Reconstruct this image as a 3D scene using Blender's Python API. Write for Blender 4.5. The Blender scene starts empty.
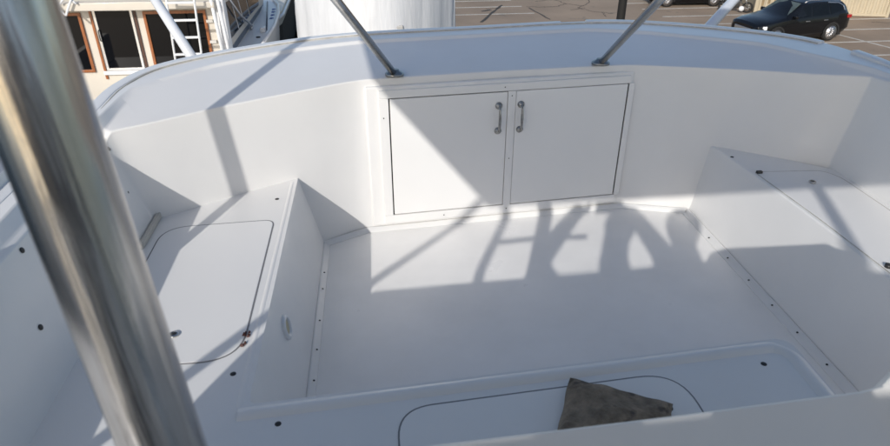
import bpy, bmesh, math, random
from math import sin, cos, tan, radians as rad, pi
from mathutils import Vector, Matrix
random.seed(7)
sc = bpy.context.scene
col = sc.collection

# ------------------------------------------------------------------ camera
cam_d = bpy.data.cameras.new("camera"); cam = bpy.data.objects.new("camera", cam_d); col.objects.link(cam)
TH, YAW = rad(29.9), rad(6.2)
cam.location = (0, 0, 1.7)
cam.rotation_euler = (rad(90) - TH, 0, -YAW)
cam_d.sensor_width = 36; cam_d.sensor_fit = 'HORIZONTAL'; cam_d.lens = 640 / 890 * 36
cam_d.clip_start = 0.03; cam_d.clip_end = 5000
cam_d.dof.use_dof = True; cam_d.dof.focus_distance = 3.4; cam_d.dof.aperture_fstop = 6.0
sc.camera = cam

# ------------------------------------------------------------------ world, sun, exposure
SUN_EL, SUN_AZ = 27.0, 204.0
w = bpy.data.worlds.new("World"); sc.world = w; w.use_nodes = True
nt = w.node_tree
sky = nt.nodes.new('ShaderNodeTexSky'); sky.sky_type = 'NISHITA'; sky.sun_disc = False
sky.sun_elevation = rad(SUN_EL); sky.sun_rotation = rad(SUN_AZ); sky.air_density = 1.0; sky.dust_density = 1.6
bg = nt.nodes['Background']; bg.inputs['Strength'].default_value = 0.118
nt.links.new(sky.outputs[0], bg.inputs[0])
sd = bpy.data.lights.new("sun", 'SUN'); sd.energy = 2.7; sd.angle = rad(0.55); sd.color = (1, 0.955, 0.89)
so = bpy.data.objects.new("sun", sd); col.objects.link(so)
sv = Vector((sin(rad(SUN_AZ)) * cos(rad(SUN_EL)), cos(rad(SUN_AZ)) * cos(rad(SUN_EL)), sin(rad(SUN_EL))))
so.rotation_euler = sv.to_track_quat('Z', 'Y').to_euler()
sc.view_settings.view_transform = 'Standard'; sc.view_settings.look = 'None'
sc.view_settings.exposure = 0.24; sc.view_settings.gamma = 1.0
sc.cycles.max_bounces = 10; sc.cycles.diffuse_bounces = 6

# ------------------------------------------------------------------ materials
def mat(name, c, rough=0.5, metal=0.0, coat=0.0, var=0.0, vscale=5.0, bump=0.0, bscale=60.0, spots=None, spot_scale=30, spot_thr=0.72,
        spec=0.5, stretch=None, rvar=0.0, vcol=None):
    m = bpy.data.materials.new(name); m.use_nodes = True
    n = m.node_tree.nodes; l = m.node_tree.links; p = n['Principled BSDF']
    p.inputs['Base Color'].default_value = (*c, 1); p.inputs['Roughness'].default_value = rough
    p.inputs['Metallic'].default_value = metal; p.inputs['Coat Weight'].default_value = coat
    p.inputs['Coat Roughness'].default_value = 0.08; p.inputs['Specular IOR Level'].default_value = spec
    tc = n.new('ShaderNodeTexCoord'); vec = tc.outputs['Object']
    if stretch:
        mp = n.new('ShaderNodeMapping'); mp.inputs['Scale'].default_value = stretch; l.new(vec, mp.inputs[0]); vec = mp.outputs[0]
    out = None
    if var:
        a = n.new('ShaderNodeTexNoise'); a.inputs['Scale'].default_value = vscale; a.inputs['Detail'].default_value = 7; a.inputs['Roughness'].default_value = .62
        l.new(vec, a.inputs['Vector'])
        r = n.new('ShaderNodeMapRange'); r.inputs[1].default_value = .3; r.inputs[2].default_value = .7
        l.new(a.outputs[0], r.inputs[0])
        mx = n.new('ShaderNodeMix'); mx.data_type = 'RGBA'
        v2 = vcol or tuple(x * (1 - var) for x in c)
        mx.inputs[6].default_value = (*c, 1); mx.inputs[7].default_value = (*v2, 1)
        l.new(r.outputs[0], mx.inputs[0]); out = mx.outputs[2]
        if rvar:
            rr = n.new('ShaderNodeMapRange'); rr.inputs[3].default_value = rough - rvar; rr.inputs[4].default_value = rough + rvar
            l.new(r.outputs[0], rr.inputs[0]); l.new(rr.outputs[0], p.inputs['Roughness'])
    if spots:
        s = n.new('ShaderNodeTexNoise'); s.inputs['Scale'].default_value = spot_scale; s.inputs['Detail'].default_value = 3
        l.new(vec, s.inputs['Vector'])
        r2 = n.new('ShaderNodeMapRange'); r2.inputs[1].default_value = spot_thr; r2.inputs[2].default_value = spot_thr + .05
        l.new(s.outputs[0], r2.inputs[0])
        m2 = n.new('ShaderNodeMix'); m2.data_type = 'RGBA'
        if out: l.new(out, m2.inputs[6])
        else: m2.inputs[6].default_value = (*c, 1)
        m2.inputs[7].default_value = (*spots, 1); l.new(r2.outputs[0], m2.inputs[0]); out = m2.outputs[2]
    if out: l.new(out, p.inputs['Base Color'])
    if bump:
        b = n.new('ShaderNodeTexNoise'); b.inputs['Scale'].default_value = bscale; b.inputs['Detail'].default_value = 4
        l.new(vec, b.inputs['Vector'])
        bp = n.new('ShaderNodeBump'); bp.inputs['Strength'].default_value = bump; bp.inputs['Distance'].default_value = .01
        l.new(b.outputs[0], bp.inputs['Height']); l.new(bp.outputs[0], p.inputs['Normal'])
    return m
WH = (.79, .785, .775)
M_gel = mat('gelcoat', WH, .34, coat=.25, var=.05, vscale=2.5, bump=.03, bscale=7, spots=(.55, .54, .52), spot_scale=95, spot_thr=.80, rvar=.06)
M_floor = mat('deck_gelcoat', (.88, .87, .855), .34, coat=.12, var=.09, vscale=2.6, rvar=.08, bump=.12, bscale=420, spots=(.45, .43, .40), spot_scale=60, spot_thr=.785)
M_door = mat('door_board', (.80, .795, .785), .42, var=.03, vscale=2, bump=.02, bscale=5)
M_caulk = mat('caulk', (.55, .53, .48), .7, var=.4, vscale=25)
M_dark = mat('gap_black', (.015, .015, .015), .8)
M_seam = mat('seam_shade', (.20, .20, .21), .7)
M_screw = mat('screw_dark', (.05, .05, .05), .45, metal=.6)
M_ss = mat('stainless', (.62, .62, .61), .2, metal=1, var=.25, vscale=20, bump=.05, bscale=40)
M_ssd = mat('weathered_steel', (.40, .40, .39), .3, metal=1, var=.4, vscale=40)
M_pole = mat('brushed_steel', (.60, .60, .61), .22, metal=1, var=.42, vscale=34, bump=.13, bscale=60, stretch=(3, 3, .12), rvar=.07, vcol=(.36, .35, .33))
M_tubep = mat('painted_tube', (.62, .65, .70), .3, coat=.3, var=.05)
M_ivory = mat('ivory_plastic', (.50, .45, .30), .5)
M_rust = mat('rusty_red', (.11, .022, .016), .6, var=.6, vscale=60)
M_bag = mat('stained_leather', (.30, .24, .175), .8, var=.6, vscale=18, bump=.9, bscale=45, vcol=(.10, .078, .055), spots=(.07, .055, .045), spot_scale=13, spot_thr=.63)
M_cream = mat('cream_gelcoat', (.62, .575, .50), .4, coat=.1, var=.06, vscale=2)
M_bwhite = mat('boat_white', (.76, .77, .78), .35, coat=.2, var=.06, vscale=1.5)
M_teak = mat('teak', (.36, .115, .03), .4, coat=.3, var=.45, vscale=12, stretch=(3, 3, .6))
M_teakd = mat('teak_dark', (.07, .03, .018), .5)
M_glass = mat('dark_glass', (.003, .003, .004), .03, spec=.22)
M_tint = mat('tinted_side_glass', (.02, .024, .028), .06, spec=.5)
M_navy = mat('dark_navy', (.06, .075, .11), .4)
M_alu = mat('aluminium', (.62, .62, .62), .35, metal=.8)
M_wrap = mat('shrink_wrap', (.66, .68, .71), .32, var=.14, vscale=1.6, bump=.9, bscale=2.6, stretch=(5, 2, .6))
M_cloudy = mat('vent_plastic', (.40, .40, .39), .4)
M_asph = mat('asphalt', (.33, .255, .19), .9, var=.32, vscale=.35, bump=.3, bscale=25, spots=(.17, .145, .12), spot_scale=.9, spot_thr=.66)
M_paint = mat('lot_paint', (.62, .60, .55), .8, var=.35, vscale=3)
M_crack = mat('crack_sealer', (.05, .045, .04), .8)
M_conc = mat('seawall', (.3, .29, .27), .9, var=.3, vscale=2, bump=.4)
M_black = mat('car_black', (.004, .0045, .006), .22, coat=.35, spec=.3)
M_cargl = mat('car_glass', (.004, .005, .006), .04, spec=.35)
M_wind = mat('car_windscreen', (.10, .13, .125), .05, spec=.8, var=.6, vscale=3)
M_tyre = mat('tyre', (.018, .018, .018), .85)
M_rim = mat('alloy', (.55, .55, .56), .3, metal=.9)
M_lamp = mat('headlamp', (.75, .77, .8), .08, coat=1)
M_red = mat('tail_lamp', (.35, .01, .01), .2, coat=1)
M_cont = mat('container_paint', (.50, .43, .31), .6, var=.12, vscale=1.5, spots=(.30, .22, .14), spot_scale=3.2, spot_thr=.70)
M_print = mat('faded_print', (.33, .24, .13), .8, var=.4, vscale=4)
M_pile_shade = mat('tarred_wood_gap_shade', (.012, .011, .010), .8, var=.3)  # piling colour; also blackens the shaded gap between the boats
M_skin = mat('skin', (.5, .3, .22), .5)
M_cloth = mat('jacket_cloth', (.05, .06, .09), .85)
M_jean = mat('jean_cloth', (.05, .07, .12), .85)
M_blue = mat('blue_lettering', (.04, .10, .35), .5)
M_water = mat('harbour_water', (.008, .012, .012), .12, bump=.6, bscale=1.2, spec=.35)

# ------------------------------------------------------------------ helpers
def link(name, me, m, parent=None, smooth=False, kind=None, label=None):
    o = bpy.data.objects.new(name, me); col.objects.link(o)
    if m: me.materials.append(m)
    if parent: o.parent = parent
    if smooth:
        me.shade_smooth()
    if kind: o['kind'] = kind
    if label: o['label'] = label
    return o
def mesh(name, vs, fs, m, parent=None, smooth=False, bevel=0, seg=2, ang=30, **k):
    me = bpy.data.meshes.new(name); me.from_pydata([tuple(v) for v in vs], [], fs); me.update()
    bm = bmesh.new(); bm.from_mesh(me); bmesh.ops.recalc_face_normals(bm, faces=bm.faces); bm.to_mesh(me); bm.free()
    o = link(name, me, m, parent, smooth, **k)
    if bevel:
        b = o.modifiers.new('bevel', 'BEVEL'); b.width = bevel; b.segments = seg; b.limit_method = 'ANGLE'; b.angle_limit = rad(ang)
        b.harden_normals = False
        me.shade_smooth()
        e = o.modifiers.new('wn', 'WEIGHTED_NORMAL'); e.keep_sharp = True
    return o
def prism(name, poly, z0, z1, m, parent=None, bottom=None, **k):
    """polygon (x,y) list raised from z0 to z1; bottom = other polygon at z0"""
    n = len(poly); bt = bottom or poly
    zt = z1 if hasattr(z1, '__len__') else [z1] * n
    vs = [(p[0], p[1], z0) for p in bt] + [(p[0], p[1], zt[i]) for i, p in enumerate(poly)]
    fs = [tuple(range(n))[::-1], tuple(range(n, 2 * n))] + [(i, (i + 1) % n, n + (i + 1) % n, n + i) for i in range(n)]
    return mesh(name, vs, fs, m, parent, **k)
def box(name, a, b, m, parent=None, **k):
    return prism(name, [(a[0], a[1]), (b[0], a[1]), (b[0], b[1]), (a[0], b[1])], a[2], b[2], m, parent, **k)
def tube(name, pts, r, m, parent=None, n=16, **k):
    pts = [Vector(p) for p in pts]; vs = []; fs = []
    rs = r if hasattr(r, '__len__') else [r] * len(pts)
    up = Vector((0, 0, 1))
    for i, p in enumerate(pts):
        d = (pts[min(i + 1, len(pts) - 1)] - pts[max(i - 1, 0)]).normalized()
        a = d.cross(up if abs(d.z) < .95 else Vector((1, 0, 0))).normalized(); b = d.cross(a)
        for j in range(n):
            t = 2 * pi * j / n; vs.append(p + (a * cos(t) + b * sin(t)) * rs[i])
    for i in range(len(pts) - 1):
        for j in range(n):
            fs.append((i * n + j, i * n + (j + 1) % n, (i + 1) * n + (j + 1) % n, (i + 1) * n + j))
    fs.append(tuple(range(n))); fs.append(tuple(range((len(pts) - 1) * n, len(pts) * n)))
    return mesh(name, vs, fs, m, parent, smooth=True, **k)
def cyl(name, c, axis, r, h, m, parent=None, n=12, **k):
    c = Vector(c); ax = Vector(axis).normalized()
    return tube(name, [c, c + ax * h], r, m, parent, n, **k)
def disc_dome(name, c, axis, prof, m, parent=None, n=16, **k):
    """prof: list of (radius, height) swept about axis"""
    c = Vector(c); ax = Vector(axis).normalized()
    return tube(name, [c + ax * h for r, h in prof], [r for r, h in prof], m, parent, n, **k)
def roundpoly(pts, r, seg=6):
    out = []; n = len(pts); rr = r if hasattr(r, '__len__') else [r] * n
    for i in range(n):
        p = Vector(pts[i][:2]); a = (Vector(pts[i - 1][:2]) - p); b = (Vector(pts[(i + 1) % n][:2]) - p)
        la, lb = a.length, b.length; a.normalize(); b.normalize()
        R = min(rr[i], la * .49, lb * .49)
        p0, p1 = p + a * R, p + b * R
        for s in range(seg + 1):
            t = s / seg; q = p0 * (1 - t) ** 2 + p * 2 * t * (1 - t) + p1 * t ** 2; out.append((q.x, q.y))
    return out
def inset(poly, d):
    c = Vector((sum(p[0] for p in poly) / len(poly), sum(p[1] for p in poly) / len(poly)))
    n = len(poly); out = []
    for i in range(n):
        a = Vector(poly[i - 1]); b = Vector(poly[i]); c2 = Vector(poly[(i + 1) % n])
        t = (c2 - a).normalized(); nn = Vector((-t.y, t.x))
        if (c - b).dot(nn) < 0: nn = -nn
        q = b + nn * d; out.append((q.x, q.y))
    return out
def empty(name, loc, label, cat, group=None):
    o = bpy.data.objects.new(name, None); col.objects.link(o); o.location = loc
    o['label'] = label; o['category'] = cat
    if group: o['group'] = group
    return o
def tag(o, label, cat, group=None):
    o['label'] = label; o['category'] = cat
    if group: o['group'] = group
    return o
def catmull(pts, sub):
    P = [Vector(p) for p in pts]; out = []
    for i in range(len(P) - 1):
        p0 = P[max(i - 1, 0)]; p1 = P[i]; p2 = P[i + 1]; p3 = P[min(i + 2, len(P) - 1)]
        for s in range(sub):
            t = s / sub
            out.append(.5 * ((2 * p1) + (p2 - p0) * t + (2 * p0 - 5 * p1 + 4 * p2 - p3) * t * t + (3 * p1 - p0 - 3 * p2 + p3) * t ** 3))
    out.append(P[-1]); return out
def grid(name, rows, m, parent=None, **k):
    """rows: list of equally long rows of points"""
    nc = len(rows[0]); vs = [p for r in rows for p in r]; fs = []
    for i in range(len(rows) - 1):
        for j in range(nc - 1):
            fs.append((i * nc + j, i * nc + j + 1, (i + 1) * nc + j + 1, (i + 1) * nc + j))
    return mesh(name, vs, fs, m, parent, **k)

# ================================================================== SETTING
LZ = -4.6
box('water', (-900, -900, -6.6), (900, 1500, -5.6), M_water, kind='structure')
lot = prism('parking_lot', [(2.4, 18.5), (400, 18.5), (400, 900), (-400, 900), (-400, 44), (2.4, 44)], -6.9, LZ, M_asph, kind='structure')
prism('seawall', [(2.4, 18.1), (60, 18.1), (60, 18.497), (2.4, 18.497)], -6.8, LZ + .12, M_conc, kind='structure', bevel=.03)
def line(x0, x1, y0, y1=None, wd=.11, dz=0):
    y1 = y0 if y1 is None else y1
    d = Vector((x1 - x0, y1 - y0)).normalized(); nrm = Vector((-d.y, d.x)) * wd / 2
    poly = [(x0 - nrm.x, y0 - nrm.y), (x1 - nrm.x, y1 - nrm.y), (x1 + nrm.x, y1 + nrm.y), (x0 + nrm.x, y0 + nrm.y)]
    prism('parking_line', poly, LZ + .002 + dz, LZ + .006 + dz, M_paint, lot)
for a in [(2.9, 7.34, 29.65), (2.9, 7.09, 31.22), (2.9, 6.87, 32.72), (2.9, 6.9, 34.3), (12.33, 17.2, 31.34), (12.6, 17.3, 29.95), (12.9, 17.4, 28.3),
          (13.2, 17.6, 26.68), (20.2, 26, 26.9), (18.6, 25, 25.1), (16.6, 24.6, 23.2), (15.5, 24.4, 21.33)]:
    line(*a)
line(18.64, 20.2, 24.31, 19.2, dz=.004)
def crack(pts, wd=.05):
    n = len(pts); L = []; Rr = []
    for i, p in enumerate(pts):
        a = Vector(pts[max(i - 1, 0)]); b = Vector(pts[min(i + 1, n - 1)]); d = (b - a).normalized(); nn = Vector((-d.y, d.x)) * wd * random.uniform(.35, .65)
        q = Vector(p); L.append((q.x + nn.x, q.y + nn.y)); Rr.append((q.x - nn.x, q.y - nn.y))
    prism('crack', L + Rr[::-1], LZ + .002, LZ + .007 , M_crack, lot)
def jag(a, b, k, j):
    out = []
    for i in range(k + 1):
        t = i / k; out.append((a[0] + (b[0] - a[0]) * t + random.uniform(-j, j) * (0 < i < k), a[1] + (b[1] - a[1]) * t + random.uniform(-j, j) * (0 < i < k)))
    return out
crack(jag((4.62, 28.07), (6.2, 31.6), 7, .03), .12)
crack(jag((7.36, 30.83), (7.75, 28.3), 6, .04), .08)
crack(jag((5.3, 30.9), (6.0, 30.9), 4, .05), .05); crack(jag((5.0, 30.3), (5.5, 30.6), 4, .05), .16)
for a, b in [((8.1, 31.0), (8.7, 31.0)), ((8.7, 31.0), (9.4, 31.6)), ((9.4, 31.6), (10.1, 31.0)), ((9.66, 30.6), (10.3, 31.3)), ((9.66, 30.6), (10.1, 29.7)),
             ((10.1, 29.7), (10.9, 29.2)), ((8.16, 30.9), (7.3, 31.1)), ((9.4, 31.6), (9.0, 32.7)), ((10.3, 31.3), (10.9, 32.6)), ((8.0, 32.3), (9.0, 32.7)),
             ((10.0, 30.5), (9.2, 30.2)), ((10.5, 29.5), (10.4, 28.6)), ((12, 33.5), (9, 32.7)), ((21.5, 26.3), (22.4, 26.0))]:
    crack(jag(a, b, 6, .07), .035)

# ================================================================== OWN BOAT
boat = empty('sport_fishing_boat', (.6, 1.5, -5.6), 'white boat whose open forward cockpit with benches and locker doors fills the foreground', 'boat')
class _P: pass
def fix(o):  # parent keeping world place
    return o
boat.location = (0, 0, 0)

# --- plan curves, world metres (inner base, lip, crease, rim)
base = [(-.93, -.9), (-.93, 1.2), (-.93, 2.1), (-.93, 2.37), (-.93, 2.41), (-.82, 2.475), (-.61, 2.612), (-.34, 2.765), (-.09, 2.90), (.60, 2.963), (1.10, 3.003),
        (1.30, 3.02), (1.66, 2.915), (1.95, 2.715), (2.135, 2.585), (2.145, 2.2), (2.145, -.9)]
lip = [(-1.045, -.9, .74), (-1.045, 1.2, .74), (-1.045, 2.15, .742), (-1.035, 2.345, .748), (-1.003, 2.376, .80), (-.883, 2.452, .80), (-.667, 2.599, .80), (-.339, 2.783, .80), (-.069, 2.913, .80),
       (.59, 2.984, .80), (1.095, 3.014, .80), (1.282, 3.011, .80), (1.793, 2.87, .80), (2.079, 2.691, .82), (2.20, 2.582, .84), (2.235, 2.2, .85), (2.24, -.9, .86)]
crease = [(-1.065, -.9, .748), (-1.065, 1.2, .748), (-1.065, 2.15, .75), (-1.052, 2.345, .758), (-1.028, 2.39, .806), (-.985, 2.70, .850), (-.733, 3.0, .854), (-.371, 3.244, .854), (-.066, 3.35, .854),
          (.531, 3.413, .854), (1.164, 3.481, .854), (1.482, 3.377, .854), (1.948, 3.09, .854), (2.089, 2.847, .854), (2.215, 2.60, .848), (2.26, 2.2, .856), (2.265, -.9, .866)]
rim = [(-1.21, -.9, .775), (-1.21, 1.2, .775), (-1.18, 2.15, .80), (-1.145, 2.38, .836), (-1.125, 2.50, .845), (-1.105, 2.758, .86), (-.975, 3.03, .87), (-.60, 3.31, .872), (-.157, 3.50, .872),
       (.531, 3.59, .872), (1.207, 3.66, .872), (1.621, 3.57, .872), (2.031, 3.339, .872), (2.26, 3.094, .872), (2.33, 2.753, .872), (2.36, 2.2, .86), (2.40, -.9, .86)]
def offs(c, r, k):  # point k of the way from crease to rim
    return [tuple(Vector(a).lerp(Vector(b), k)) for a, b in zip(c, r)]
def at_z(c, z, dz=0): return [(p[0], p[1], z) for p in c]
ridge = crease
shelf = []
for a, b in zip(crease, rim):
    A, B = Vector(a), Vector(b); d = (B - A); d.z = 0; L = d.length; d.normalize()
    wide = .034 if A.x < -.9 else .022
    q = A + d * min(wide, L * .4); q.z = B.z + .002 if A.x < -.9 else B.z - .003; shelf.append(tuple(q))
out1 = [(p[0], p[1], p[2]) for p in rim]
cen = Vector((.6, 1.6))
def outw(c, d, z):
    o = []
    for i, p in enumerate(c):
        a = Vector(c[max(i - 1, 0)][:2]); b = Vector(c[min(i + 1, len(c) - 1)][:2]); t = (b - a).normalized(); n = Vector((-t.y, t.x))
        o.append((p[0] + n.x * d, p[1] + n.y * d, z))
    return o
sk1 = outw(rim, .012, .83); sk2 = outw(rim, .03, .74); sk3 = outw(rim, .10, -.35)
inner0 = [(p[0], p[1], -.02) for p in base]
inner4 = [tuple(Vector((b[0], b[1], .40)).lerp(Vector(l), .0)) for b, l in zip(base, lip)]
cols = [inner0, inner4, lip, crease, shelf, out1, sk1, sk2, sk3]
# smooth resampling along the path, keeping lip corners fairly crisp
def resamp(c, sub=6, k=.35):
    P = [Vector(p) for p in c]; lin = [P[i].lerp(P[i + 1], q / sub) for i in range(len(P) - 1) for q in range(sub)] + [P[-1]]
    return [a.lerp(b, k) for a, b in zip(lin, catmull(c, sub))]
rows = list(zip(*[resamp(c, 6, .35 if i < 5 else .8) for i, c in enumerate(cols)]))
coam = grid('coaming', [list(r) for r in rows], M_gel, boat, bevel=.011, seg=3, ang=22, label='raised white moulded surround with a wide brow behind the locker doors')

# rim trim moulding: three lengths with small gaps
def sweep_strip(name, path, wd, h, m, parent):
    vs = []; fs = []; n = len(path)
    for i, p in enumerate(path):
        a = path[max(i - 1, 0)]; b = path[min(i + 1, n - 1)]; t = (Vector(b) - Vector(a)); t.z = 0; t.normalize(); nn = Vector((-t.y, t.x, 0))
        for s, z in ((-.5, -.004), (-.5, h * .7), (-.3, h), (.3, h), (.5, h * .6), (.5, -.03)):
            q = Vector(p) + nn * wd * s; vs.append((q.x, q.y, q.z + z))
    for i in range(n - 1):
        for j in range(5): fs.append((i * 6 + j, i * 6 + j + 1, (i + 1) * 6 + j + 1, (i + 1) * 6 + j))
        fs.append((i * 6 + 5, i * 6, (i + 1) * 6, (i + 1) * 6 + 5))
    fs.append(tuple(range(6))); fs.append(tuple((n - 1) * 6 + j for j in range(6)))
    return mesh(name, vs, fs, m, parent, bevel=.003, seg=2)
rp = [Vector((p.x, p.y, p.z + .001)) for p in catmull([(p[0], p[1], r[2]) for p, r in zip(outw(rim, -.024, 0), rim)], 8)]
N = len(rp); i1 = int(9.95 * 8); i2 = int(13.35 * 8)
sweep_strip('rim_moulding', rp[:i1], .05, .006, M_bwhite, boat)
sweep_strip('rim_moulding', rp[i1 + 1:i2], .05, .009, M_bwhite, boat)
sweep_strip('rim_moulding', rp[i2 + 4:], .05, .014, M_bwhite, boat)
rq = [Vector((p.x, p.y, p.z + .001)) for p in catmull([(p[0], p[1], r[2] + .0012) for p, r in zip(outw(rim, -.058, 0), rim)], 8)]
sweep_strip('rim_seam', rq[4 * 8:i2], .006, .0025, M_caulk, boat)

# floor
fl = [(-.30, .3), (1.68, .3), (1.665, 1.6), (1.655, 2.93)]
floor = prism('cockpit_floor', [(-.95, -.9), (2.2, -.9), (2.2, 2.2), (1.66, 2.93), (1.3, 3.03), (-.09, 2.91), (-.95, 2.4)], -.05, .0, M_floor, boat)
# cove strips where floor meets walls
def strip(name, path, wd, h, m, side=1):
    vs = []; fs = []
    for i, p in enumerate(path):
        a = Vector(path[max(i - 1, 0)]); b = Vector(path[min(i + 1, len(path) - 1)]); t = (b - a).normalized(); nn = Vector((-t.y, t.x)) * side
        P = Vector(p)
        for d, z in ((-.006, h), (.004, h), (.010, h * .35), (wd * .9, .004), (wd, 0), (-.006, -.004)):
            q = P + nn * d; vs.append((q.x, q.y, z))
    n = len(path)
    for i in range(n - 1):
        for j in range(6): fs.append((i * 6 + j, i * 6 + (j + 1) % 6, (i + 1) * 6 + (j + 1) % 6, (i + 1) * 6 + j))
    return mesh(name, vs, fs, m, boat, smooth=True)
strip('floor_trim', [(-.308, 1.35), (-.308, 1.8), (-.306, 2.3), (-.304, 2.79)], .026, .02, M_gel, -1)
strip('floor_trim', [(1.668, 1.2), (1.664, 1.8), (1.66, 2.4), (1.655, 2.92)], .034, .020, M_gel, 1)
strip('floor_trim', [(-.33, 2.77), (-.21, 2.834), (-.09, 2.894), (.6, 2.957), (1.3, 3.014), (1.64, 2.915)], .018, .024, M_gel, -1)

# benches
port_top = [(-.945, .2), (-.40, .2), (-.40, .62), (1.22, .72), (1.225, 1.425), (-.397, 1.318), (-.389, 2.745), (-.62, 2.64), (-.945, 2.44)]
port_bot = [(-.945, .2), (-.40, .2), (-.40, .62), (1.22, .72), (1.235, 1.475), (-.31, 1.37), (-.302, 2.81), (-.62, 2.64), (-.945, 2.44)]
port_top = roundpoly(port_top, [.001, .001, .001, .03, .06, .03, .001, .001, .001], 5); port_bot = roundpoly(port_bot, [.001, .001, .001, .03, .05, .03, .001, .001, .001], 5)
prism('bench', port_top, -.01, .40, M_gel, boat, bottom=port_bot, bevel=.026, seg=5, ang=40, label='white moulded bench running along the left side and across the near end')
st_top = [(1.687, 2.925), (1.712, 2.80), (1.735, 2.56), (1.757, 2.2), (1.770, 1.95), (1.772, 1.7), (1.78, 1.2), (1.78, .2), (2.16, .2), (2.16, 2.55), (1.95, 2.73)]
st_bot = [(1.657, 2.94), (1.658, 2.80), (1.66, 2.56), (1.661, 2.2), (1.662, 1.95), (1.664, 1.7), (1.668, 1.2), (1.67, .2), (2.16, .2), (2.16, 2.55), (1.95, 2.73)]
prism('bench', st_top, -.01, .40, M_gel, boat, bottom=st_bot, bevel=.008, seg=3, ang=30, label='white moulded bench along the right side')

def bead(path, wd, h):
    vs = []; fs = []; n = len(path); K = 9
    for i, p in enumerate(path):
        a = Vector(path[max(i - 1, 0)]); b = Vector(path[min(i + 1, n - 1)]); t = (b - a).normalized(); nn = Vector((-t.y, t.x)); e = min(1, i / 2 + .6, (n - 1 - i) / 2 + .3)
        for j in range(K):
            a_ = j / (K - 1); prof = sin(pi * a_) ** 1.2 if a_ > .5 else sin(pi * a_) ** .8
            q = Vector(p) + nn * (a_ - .5) * wd; vs.append((q.x, q.y, .3985 + h * prof * (.2 + .8 * e)))
    for i in range(n - 1):
        for j in range(K - 1): fs.append((i * K + j, i * K + j + 1, (i + 1) * K + j + 1, (i + 1) * K + j))
    return mesh('bench_lip', vs, fs, M_gel, boat, smooth=True)
bead(catmull([(-.42, 1.283), (-.2, 1.298), (.2, 1.325), (.7, 1.358), (1.10, 1.385), (1.165, 1.378), (1.192, 1.34), (1.194, 1.27), (1.192, 1.1), (1.19, .85)], 6), .054, .012)
bead(catmull([(-.410, 2.70), (-.412, 2.4), (-.415, 2.0), (-.419, 1.6), (-.420, 1.42), (-.420, 1.30)], 6), .022, .004)
def hatch(poly, z, lbl, thick=.0022, gap=.0042, gm=None):
    prism('hatch_seam_shade', poly, z - .01, z + .0012, gm or M_seam, boat)  # darker sheet under the lid stands in for the shaded seam recess
    return prism('hatch', inset(poly, gap), z - .008, z + thick, M_door, boat, bevel=.0025, seg=2, ang=40, label=lbl)
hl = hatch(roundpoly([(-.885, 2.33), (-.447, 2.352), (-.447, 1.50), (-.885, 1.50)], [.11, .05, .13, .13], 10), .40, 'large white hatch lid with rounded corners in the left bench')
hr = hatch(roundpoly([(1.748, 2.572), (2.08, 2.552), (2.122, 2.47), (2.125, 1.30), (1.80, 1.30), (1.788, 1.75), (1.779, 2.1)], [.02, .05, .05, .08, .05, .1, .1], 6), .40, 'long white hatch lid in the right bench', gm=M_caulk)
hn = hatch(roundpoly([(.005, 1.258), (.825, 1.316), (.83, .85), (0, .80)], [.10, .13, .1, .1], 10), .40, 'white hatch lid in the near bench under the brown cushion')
def latch(x, y, h, r=.013):
    disc_dome('latch', (x, y, .406), (0, 0, 1), [(r * 1.2, 0), (r * 1.2, .0025), (r, .004), (r * .8, .003)], M_ss, h, 20)
    disc_dome('latch_cap', (x, y, .4065), (0, 0, 1), [(r * .82, 0), (r * .82, .0032), (r * .4, .0036)], M_screw, h, 16)
latch(-.672, 1.636, hl); latch(1.952, 2.431, hr)
# crumbled rusty latch: small jagged cluster
vs = []; fs = []
for i in range(11):
    c = Vector((-.445 + random.uniform(-.012, .012), 1.595 + random.uniform(-.032, .032), .407)); s = random.uniform(.003, .0075); k = len(vs)
    for dx, dy in ((-1, -1), (1, -1), (1, 1), (-1, 1)): vs.append((c.x + dx * s * random.uniform(.4, 1), c.y + dy * s, c.z - .004))
    vs.append((c.x, c.y, c.z + s * .9)); fs += [(k, k + 1, k + 4), (k + 1, k + 2, k + 4), (k + 2, k + 3, k + 4), (k + 3, k, k + 4), (k + 3, k + 2, k + 1, k)]
mesh('corroded_hinge', vs, fs, M_rust, hl, kind='stuff')
box('corroded_hinge', (1.752, 2.545, .401), (1.778, 2.562, .413), M_screw, hr, bevel=.002)
cyl('latch', (1.806, 1.748, .404), (0, 0, 1), .012, .012, M_screw, hr, 14)

# screws and snap studs
scr = None
def screw(p, ax=(0, 0, 1), r=.0065):
    global scr
    if scr is None:
        o = disc_dome('screw', (0, 0, 0), (0, 0, 1), [(1.35, -.2), (1.35, .12), (1.05, .3), (.6, .42), (.2, .45)], M_screw, boat, 14); scr = o
    else:
        o = bpy.data.objects.new('screw', scr.data); col.objects.link(o); o.parent = boat
    o.location = p; o.scale = (r, r, r); o.rotation_euler = Vector(ax).to_track_quat('Z', 'Y').to_euler()
for p in [(-.459, 1.444, .40), (-.308, 1.239, .40), (-.461, 2.535, .40), (1.088, 1.318, .40), (1.732, 2.747, .40)]: screw(p)
for p in [(-.984, 2.33, .566), (-1.036, 1.672, .719), (-.978, 1.53, .548), (-1.02, 2.36, .738)]: screw(p, (1, 0, .33))
for p in [(2.183, 2.41, .583), (2.222, 2.40, .775), (2.185, 1.7, .583)]: screw(p, (-1, 0, .1))
for y in (2.52, 2.39, 2.163, 1.98, 1.808): screw((-.292, y, .012), (.3, 0, 1), .0032)
for x, y in [(1.637, 2.626), (1.64, 2.437), (1.645, 2.249), (1.648, 2.059), (1.65, 1.875), (1.652, 1.684)]: screw((x, y, .011), (-.3, 0, 1), .0034)
for x, z in [(.735, .075), (.47, .77), (.745, .40), (.745, .64), (.74, .22)]: pass
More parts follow.
